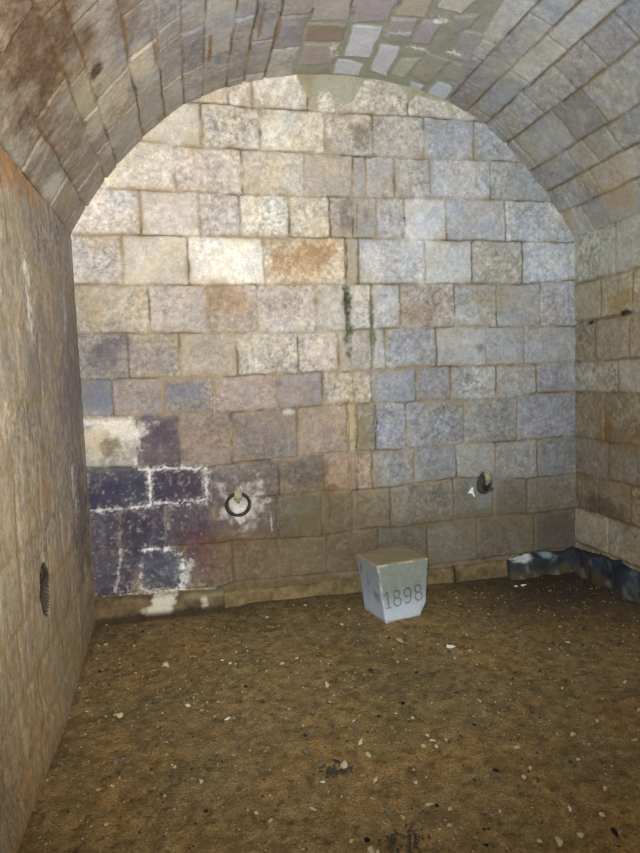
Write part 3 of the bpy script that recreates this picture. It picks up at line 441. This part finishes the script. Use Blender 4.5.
def c_blue(P_,a,b,c):
    x, y, z = P_[:,0], P_[:,1], P_[:,2]; n = fbm(x+y,z,12,4,207)
    k = np.tile(lin((60,66,70)),(len(x),1))*(1+.6*n)[:,None]
    k = mix(k, lin((214,220,222)), .95*(1-sst(.75,1.1,np.hypot((x-2.93)/.10,(z-.15)/.045)+.35*fbm(x,z,20,3,208))))
    k = mix(k, lin((170,190,200)), .6*(1-sst(.7,1.1,np.hypot((x-3.12)/.05,(z-.15)/.03)+.4*fbm(x,z,20,3,209))))
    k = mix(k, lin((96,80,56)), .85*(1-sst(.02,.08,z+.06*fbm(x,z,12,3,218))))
    return mix(k, lin((130,140,140)), .5*sst(.3,.6,fbm(x+y,z,16,3,210)))
def c_bluer(P_,a,b,c):
    x, y, z = P_[:,0], P_[:,1], P_[:,2]; n = fbm(y,z+x,9,4,211)
    k = np.tile(lin((50,56,68)),(len(x),1))*(1+.7*n)[:,None]
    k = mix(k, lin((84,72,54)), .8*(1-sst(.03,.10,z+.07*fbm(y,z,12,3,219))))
    return mix(k, lin((120,128,130)), .5*sst(.25,.55,fbm(y,z+x,11,3,212)))
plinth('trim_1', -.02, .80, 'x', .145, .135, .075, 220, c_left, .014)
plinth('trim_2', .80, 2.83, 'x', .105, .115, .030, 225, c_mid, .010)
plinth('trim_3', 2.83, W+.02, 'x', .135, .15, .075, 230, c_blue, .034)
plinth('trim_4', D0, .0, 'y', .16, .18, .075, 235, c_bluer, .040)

# ------------------------------------------------------------------ the dated stone
TOP = np.array([(1.672,-.605),(2.018,-.55),(1.975,-.205),(1.618,-.325)]); BOT = np.array([(1.722,-.615),(1.985,-.545),(1.945,-.30),(1.672,-.335)])
HB = .37
def seg(pts): return pts
# numerals in face coordinates (metres, x right, y up) with serif strokes
def arc(cx, cy, rx, ry, a0, a1, n=22): return [(cx+rx*math.cos(math.radians(a0+(a1-a0)*i/n)), cy+ry*math.sin(math.radians(a0+(a1-a0)*i/n))) for i in range(n+1)]
dig = []
def d1(x): return [([(x,.0),(x,.098)],.0065),([(x,.098),(x-.016,.080)],.005),([(x-.014,.0),(x+.014,.0)],.0045)]
def d8(x): return [(arc(x,.074,.018,.024,0,360),.0055),(arc(x,.025,.022,.026,0,360),.0058)]
def d9(x): return [(arc(x,.070,.021,.027,0,360),.0058),([(x+.021,.068),(x+.019,.035),(x+.008,.008),(x-.008,.0),(x-.018,.010)],.0058)]
for i,(f,x,y) in enumerate([(d1,.040,.104),(d8,.099,.106),(d9,.171,.108),(d8,.243,.114)]):
    for pts, w in f(0): dig.append(([(x+a*1.08, y+b*.97) for a,b in pts], w*1.12))
def block_fn(a,b,c):
    # a across front, b from front to back, c up; rounded edges
    m = .035
    def sq(t): return t
    bl = lambda Q: (Q[0][None]*((1-a)*(1-b))[:,None]+Q[1][None]*(a*(1-b))[:,None]+Q[2][None]*(a*b)[:,None]+Q[3][None]*((1-a)*b)[:,None])
    xy = bl(BOT)*(1-c)[:,None]+bl(TOP)*c[:,None]; cen = xy.mean(0)*0+np.array([1.82,-.44])
    z = -.05+c*(HB+.05)
    # corner rounding
    ea = np.minimum(a,1-a); eb = np.minimum(b,1-b); ec = 1-c
    R_ = .03
    pin = np.clip(1-ea/R_,0,1)*np.clip(1-eb/R_,0,1)*.35+np.clip(1-ec/R_,0,1)*(np.clip(1-ea/R_,0,1)+np.clip(1-eb/R_,0,1))*.25
    xy = xy+(cen-xy)*(.035*pin)[:,None]; z = z-.006*np.clip(1-ec/R_,0,1)*np.maximum(np.clip(1-ea/R_,0,1),np.clip(1-eb/R_,0,1))
    # chipping along arrises and foot
    f = a*.32+b*.29; nz_ = fbm(a*.32+b*.5, c*.37+b*.2, 14, 4, 301)
    ed = np.maximum.reduce([np.clip(1-ea/.06,0,1)*np.clip(1-eb/.06,0,1), np.clip(1-ec/.05,0,1)*np.clip(1-np.minimum(ea,eb)/.06,0,1)])
    xy = xy+(cen-xy)*(.03*ed*np.maximum(0,fbm(a*.3+7*b,c*.4,30,3,302)))[:,None]
    xy = xy+(cen-xy)*(.012*nz_)[:,None]*(np.minimum(ea,eb)<1e-6)[:,None]
    cutlow = np.maximum(0,a-.86)*np.clip(1-c/.35,0,1)*(1-b)   # broken lower right corner
    xy[:,0] -= .30*cutlow; xy[:,1] += .2*cutlow
    # engraving
    front = b < 1e-6
    x = a*(.263+.066*c); y = c*(HB+.05)-.05; g = np.zeros(len(a))
    for pts, w in dig:
        dd = np.full(len(a), 9.)
        for (x0,y0),(x1,y1) in zip(pts, pts[1:]):
            L2 = (x1-x0)**2+(y1-y0)**2+1e-9; t = np.clip(((x-x0)*(x1-x0)+(y-y0)*(y1-y0))/L2,0,1)
            dd = np.minimum(dd, np.hypot(x-x0-t*(x1-x0), y-y0-t*(y1-y0)))
        g = np.maximum(g, np.clip(1.15-dd/w,0,1))
    g = g*front; block_fn.g = g
    xy = xy+np.array([-.15,.99])*(.007*g)[:,None]
    top = (c > 1-1e-6); z = z+top*(.004*fbm(a*.3,b*.3,12,4,303)-.004*np.exp(-((a-.5)**2+(b-.5)**2)/.05))
    return np.concatenate([xy, z[:,None]], 1)
def block_col(P_,a,b,c):
    x = a*.3+b*.3; n = fbm(x,c*.37+b*.1,9,4,311); n2 = fbm(x,c*.37,40,3,312)
    k = np.tile(lin((142,148,142)),(len(a),1))*(1+.10*n+.22*n2)[:,None]
    low = 1-sst(.26,.62,c+.05*n); k = mix(k, lin((208,216,226)), .9*low)
    k = mix(k, lin((132,132,112)), .5*sst(.2,1.1,c+.2*fbm(x,c*.3,7,4,313)))
    left = (a < 1e-6); k = mix(k, lin((170,186,208)), .6*left*(1-.6*sst(.5,.9,c)))
    k = mix(k, lin((92,88,84)), .55*left*sst(.05,.4,fbm(b,c,6,3,314))*sst(.3,.6,c))
    top = (c > 1-1e-6); k = mix(k, lin((146,132,104))*(1+.3*n2)[:,None], .95*top)
    e = np.maximum(np.clip(1-a/.05,0,1)*(b<1e-6), np.clip(1-(1-c)/.035,0,1)*((b<1e-6)))
    k = mix(k, lin((222,214,180)), .7*e*sst(-.4,.3,fbm(a,c,11,3,315)))
    k = mix(k, lin((70,70,66)), .75*block_fn.g*(.7+.3*c))
    k = mix(k, lin((120,104,72)), .8*(1-sst(.13,.20,c+.05*fbm(x,c,18,3,316))))
    return k
blk = rough_box('carved_stone_block', 150, 60, 190, block_fn, block_col, M_BLOCK)
prop(blk, 'pale square stone block, wider at its top, carved with the numerals 1898', 'stone block')

# ------------------------------------------------------------------ iron rings
def tube_mesh(name, pts, rad, mat, parent=None, closed=False, seg_=14, rough=.0, flat=1.0, seed=1):
    bm = bmesh.new(); n = len(pts); rings = []
    rr = random.Random(seed)
    for i, p_ in enumerate(pts):
        p_ = Vector(p_)
        a_ = Vector(pts[(i-1)%n]) if (closed or i > 0) else p_; b_ = Vector(pts[(i+1)%n]) if (closed or i < n-1) else p_
        t = (b_-a_).normalized(); up = Vector((0,1,0)) if abs(t.y) < .9 else Vector((1,0,0))
        s_ = t.cross(up).normalized(); q_ = s_.cross(t).normalized()
        r_ = rad[i] if isinstance(rad,(list,tuple)) else rad
        ring = []
        for k in range(seg_):
            an = 2*math.pi*k/seg_; f = 1+rough*rr.uniform(-1,1)
            ring.append(bm.verts.new(p_+(s_*math.cos(an)*r_+q_*math.sin(an)*r_*flat)*f))
        rings.append(ring)
    m_ = n if closed else n-1
    for i in range(m_):
        A, B_ = rings[i], rings[(i+1)%n]
        for k in range(seg_): bm.faces.new((A[k],A[(k+1)%seg_],B_[(k+1)%seg_],B_[k]))
    if not closed: bm.faces.new(rings[0]); bm.faces.new(rings[-1][::-1])
    bmesh.ops.recalc_face_normals(bm, faces=bm.faces)
    me = bpy.data.meshes.new(name); bm.to_mesh(me); bm.free(); me.materials.append(mat)
    for f in me.polygons: f.use_smooth = True
    o = bpy.data.objects.new(name, me); C.objects.link(o)
    if parent: o.parent = parent
    return o
def wall_ring(loc, rz, R_, r_, tilt, label, staple_mat, swing=0, out=.0, squash=1, group=None):
    """local frame: x along the wall, -y out of the wall, z up; origin at the staple"""
    e = bpy.data.objects.new('mooring_ring', None); C.objects.link(e); e.location = loc; e.rotation_euler = (0,0,rz); e.empty_display_size = .05
    prop(e, label, 'iron ring')
    pts = []; rad = []
    for k in range(48):
        an = 2*math.pi*k/48; x = R_*math.sin(an)*squash; z = -R_+R_*math.cos(an)-.0
        y = -.030-out-(-z)*math.sin(tilt); z = z*math.cos(tilt)
        xx = x*math.cos(swing); y2 = y+x*math.sin(swing)
        pts.append((xx,y2,z+.012)); rad.append(r_*(1+.10*math.sin(3*an+1)+.06*math.sin(7*an)))
    tube_mesh('ring', pts, rad, M_IRON, e, closed=True, rough=.07, seed=3)
    arch = [( .002*math.sin(k), .035-.085*math.sin(math.pi*k/12), .034-.062*(k/12.0)) for k in range(13)]
    arch = [(0, .03,.036),(0,-.01,.040),(0,-.036,.034),(0,-.052,.016),(0,-.054,-.004),(0,-.044,-.022),(0,-.022,-.030),(0,.03,-.032)]
    # refine the bend
    fine = []
    for a_, b_ in zip(arch, arch[1:]):
        for q in range(3): fine.append(tuple(a_[i]+(b_[i]-a_[i])*q/3 for i in range(3)))
    fine.append(arch[-1])
    tube_mesh('staple', fine, [.026 if staple_mat is M_IRONP else .013]*len(fine), staple_mat, e, rough=.08, flat=.5, seed=5)
    return e
wall_ring((RING1[0]-.008, .012, RING1[1]+.034), 0, .074, .0115, -.12, 'round iron ring on a limewashed staple, back wall, left of the dated stone', M_IRONP)
wall_ring((RING2[0]+.01, .020, RING2[1]+.045), 0, .050, .011, -.15, 'small corroded iron ring in a hollow, back wall, right of the dated stone', M_IRONP, swing=.7, squash=.9)
wall_ring((-.062, LEFT_HOLE[0], LEFT_HOLE[1]+.07), math.pi/2, .062, .012, -.10, 'rusty iron ring sunk in the dark oval hole of the left wall', M_IRON)

# paper scrap beside the right ring
bm = bmesh.new()
pl = [(-.014,.010),(.004,.034),(.013,.030),(.012,.004),(.024,-.030),(.016,-.034),(.004,-.012),(-.026,-.004)]
fr = [bm.verts.new((x,-.012-.004*math.sin(40*x),z)) for x,z in pl]; bk = [bm.verts.new((x,-.009-.004*math.sin(40*x),z)) for x,z in pl]
bm.faces.new(fr[::-1]); bm.faces.new(bk)
for i in range(len(pl)): j = (i+1)%len(pl); bm.faces.new((fr[i],fr[j],bk[j],bk[i]))
bmesh.ops.recalc_face_normals(bm, faces=bm.faces)
me = bpy.data.meshes.new('paper_scrap'); bm.to_mesh(me); bm.free(); me.materials.append(M_PAPER)
o = bpy.data.objects.new('paper_scrap', me); C.objects.link(o); o.location = (SCRAP[0], .004, SCRAP[1]); o.scale = (1.05,1,1.05)
prop(o, 'small torn white scrap stuck to the back wall just left of the small ring', 'scrap')

# ------------------------------------------------------------------ pebbles
def pebble_mesh(seed, flat=.55, ang=.0):
    bm = bmesh.new(); bmesh.ops.create_icosphere(bm, subdivisions=2, radius=1)
    rr = random.Random(seed); dirs = [Vector((rr.gauss(0,1),rr.gauss(0,1),rr.gauss(0,1))).normalized() for _ in range(10)]
    for v in bm.verts:
        c = v.co.copy()
        for dr_ in dirs:
            t = c.dot(dr_)
            if t > .5: c -= dr_*(t-.5)*.95
        c.x *= 1.0; c.y *= .74+.2*((seed*37)%5)/5; c.z *= flat
        v.co = c
    me = bpy.data.meshes.new('pebble'); bm.to_mesh(me); bm.free()
    for f in me.polygons: f.use_smooth = False
    return me
PM = {}
for k in M_PEB:
    PM[k] = []
    for s in range(4):
        me = pebble_mesh(s+ord(k)*3, .5+.1*(s%3)); me.materials.append(M_PEB[k]); PM[k].append(me)
CN = {'p':'pale cream','w':'chalky grey','W':'bright white','g':'olive grey','o':'ochre','m':'mauve grey','d':'dark','D':'blue-black'}
BIG = {(361,743):0}
rr = random.Random(12)
first = {}
def pebble(x, y, s, c, label=None, group=None, name='pebble', squash=None):
    me = PM[c][rr.randrange(4)]
    if c in first: o = first[c].copy(); o.data = me; C.objects.link(o)
    else: o = bpy.data.objects.new(name, me); C.objects.link(o); first[c] = o
    o.name = name
    for k in ('label','category','group'):
        if k in o: del o[k]
    o.rotation_euler = (rr.uniform(-.25,.25), rr.uniform(-.25,.25), rr.uniform(0,6.28)); s *= 1.0; o.scale = (s*rr.uniform(.9,1.35),s*rr.uniform(.6,.95),s*rr.uniform(.6,1.0))
    o.location = (x, y, fz(x,y)+s*.22)
    prop(o, label or (CN[c]+' pebble lying loose on the brown earth floor'), 'pebble', group or (CN[c]+' pebbles on the floor'))
    if label and 'group' in o: del o['group']
    return o
taken = []
SPECIAL = {5: 'bright white pebble on the left half of the floor, below the ringed wall', 7: 'large mauve pebble on the left front floor, near the left wall', 29: 'cream pebble on the floor directly in front of the dated stone', 31: 'bright white chip on the floor just right of the dated stone', 39: 'blue-black pebble in mid floor, in line with the dated stone', 45: 'bright white pebble in mid floor, just behind the pale stone in litter', 50: 'small bright white pebble beside the dark litter and flat pale stone', 61: 'largest blue-black pebble, at the bottom edge of the floor', 80: 'blue-black pebble on the right half of the floor, alone', 82: 'bright white pebble near the right front corner of the floor', 90: 'blue-black pebble at the lower right corner of the floor', 113: 'long cream chip on the floor a little out from the left wall'}
for i,(x, y, s, c) in enumerate(PEBBLES):
    if y > -.06: y = -.10
    pebble(x, y, max(s,.006), c, SPECIAL.get(i)); taken.append((x,y))
n_ = 0
while n_ < 165:
    y = -rr.uniform(.12, 2.35); x = rr.uniform(.08, 3.25)
    if x > 2.35 - .15*(y+.0)*0 + 0 and y < -1.6 and x > 2.6: continue
    if 1.55 < x < 2.1 and -.75 < y < -.2: continue
    if any((x-a)**2+(y-b)**2 < .0016 for a,b in taken): continue
    c = rr.choices('pwgomdD', [5,1.5,3,3,4,2.5,1])[0]
    s = rr.choice([.007,.009,.011,.013]) * (1.0 if y < -1 else 1.05)
    pebble(x, y, s, c); taken.append((x,y)); n_ += 1

# white crumbs by the right-hand plinth
for dx, sz, lb in ((-.028,.018,'left one of two white plaster crumbs on the floor before the blue plinth'),(.024,.020,'right one of two white plaster crumbs on the floor before the blue plinth')):
    o = pebble(CRUMB[0]+dx, CRUMB[1], sz, 'W', lb, name='plaster_crumb'); o['category'] = 'crumb'

# stone in its nest of dark litter near the foreground
o = pebble(CLUMP[0]+.03, CLUMP[1]+.01, .030, 'p', 'flat pale stone in a nest of dark litter, centre foreground floor', name='stone'); o['category'] = 'stone'
def litter(cx, cy, n, rad, label):
    bm = bmesh.new(); q = random.Random(int(cx*100))
    for i in range(n):
        a = q.uniform(0,6.28); rr_ = rad*q.uniform(.3,1.25); x = cx+math.cos(a)*rr_; y = cy+math.sin(a)*rr_*.8
        L_ = q.uniform(.003,.011); b = q.uniform(0,6.28); z = fz(x,y)+.003
        p0 = Vector((x-math.cos(b)*L_,y-math.sin(b)*L_,z+q.uniform(-.002,.003))); p1 = Vector((x+math.cos(b)*L_,y+math.sin(b)*L_,z+q.uniform(0,.008))); w = q.uniform(.0015,.004)
        s_ = Vector((-math.sin(b),math.cos(b),0))*w; up = Vector((0,0,w))
        vs = [bm.verts.new(p0+s_),bm.verts.new(p0-s_),bm.verts.new(p0+up*2),bm.verts.new(p1+s_*.5),bm.verts.new(p1-s_*.5),bm.verts.new(p1+up)]
        for f in ((0,1,2),(3,5,4),(0,3,4,1),(1,4,5,2),(2,5,3,0)): bm.faces.new([vs[k] for k in f])
    me = bpy.data.meshes.new('litter'); bm.to_mesh(me); bm.free(); me.materials.append(M_TWIG)
    o = bpy.data.objects.new('litter', me); C.objects.link(o); prop(o, label, 'litter', kind='stuff'); return o
litter(CLUMP[0], CLUMP[1], 70, .055, 'dark crumbled litter round the flat pale stone in the foreground')
litter(CLUMP2[0], CLUMP2[1], 60, .075, 'dark twiggy litter at the bottom edge of the floor, right of centre')

# loose grit nobody could count
bm = bmesh.new(); q = random.Random(77)
me = bpy.data.meshes.new('grit'); V_ = []; F_ = []; K_ = []
cols = [(150,134,104),(134,116,84),(86,72,54),(54,46,42),(128,118,102),(120,92,58),(104,98,76),(172,158,130)]
for i in range(5200):
    y = -.09-2.75*(q.random()**.8); x = q.uniform(.03,3.33); s = q.choice([.003,.004,.005,.0065,.008])*(1.1 if y > -1.2 else .9); z = fz(x,y); k = len(V_)
    a = q.uniform(0,6.28)
    if 1.58 < x < 2.08 and -.68 < y < -.16: continue
    if math.hypot(x-CLUMP[0],y-CLUMP[1]) < .085 or math.hypot(x-CLUMP2[0],y-CLUMP2[1]) < .115: continue
    c = cols[min(7,int(q.random()*8))]
    for t in range(5): V_.append((x+s*math.cos(a+t*1.2566)*q.uniform(.7,1.2), y+s*math.sin(a+t*1.2566)*q.uniform(.7,1.2), z-.001))
    V_.append((x,y,z+s*.9)); K_ += [tuple(lin(c))+(1,)]*6
    for t in range(5): F_.append((k+t,k+(t+1)%5,k+5))
me.from_pydata(V_, [], F_); ca = me.color_attributes.new('Col','FLOAT_COLOR','POINT'); ca.data.foreach_set('color', np.array(K_,np.float32).ravel())
me.materials.append(M_EARTH); o = bpy.data.objects.new('grit', me); C.objects.link(o); bm.free()
prop(o, 'fine loose grit scattered all over the brown earth floor', 'grit', kind='stuff')

# ------------------------------------------------------------------ light
def aim(o, loc, tgt):
    o.location = loc; o.rotation_euler = (Vector(tgt)-Vector(loc)).to_track_quat('-Z','Y').to_euler()
L_ = bpy.data.lights.new('torch','SPOT'); L_.energy = 370; L_.color = (.86,.95,1.0); L_.spot_size = math.radians(113); L_.spot_blend = 1.0; L_.shadow_soft_size = .05
o = bpy.data.objects.new('torch', L_); C.objects.link(o); aim(o, (.60,-4.05,1.62), (1.25,0,2.3))
L_ = bpy.data.lights.new('warm_fill','SPOT'); L_.energy = 175; L_.color = (1.0,.52,.10); L_.spot_size = math.radians(100); L_.spot_blend = 1.0; L_.shadow_soft_size = .08  # added warm fill lamp, out of view, tints the left side orange
o = bpy.data.objects.new('warm_fill', L_); C.objects.link(o); aim(o, (1.0,-4.5,1.35), (-.2,-2.1,2.1))
wd = bpy.data.worlds.new('world'); bpy.context.scene.world = wd; wd.use_nodes = True
wd.node_tree.nodes['Background'].inputs[0].default_value = (.86,.86,.84,1); wd.node_tree.nodes['Background'].inputs[1].default_value = .6

# ------------------------------------------------------------------ camera
R2, U2, F_, CL, FP = CAM
cd = bpy.data.cameras.new('camera'); cam = bpy.data.objects.new('camera', cd); C.objects.link(cam)
m = Matrix(((R2[0],U2[0],-F_[0],CL[0]),(R2[1],U2[1],-F_[1],CL[1]),(R2[2],U2[2],-F_[2],CL[2]),(0,0,0,1)))
cam.matrix_world = m
cd.sensor_fit = 'VERTICAL'; cd.sensor_height = 24; cd.sensor_width = 24; cd.lens = FP/853*24; cd.clip_start = .02
sc = bpy.context.scene; sc.camera = cam
sc.view_settings.view_transform = 'Standard'; sc.view_settings.look = 'None'; sc.view_settings.gamma = 1; sc.view_settings.use_curve_mapping = False
sc.view_settings.exposure = .62
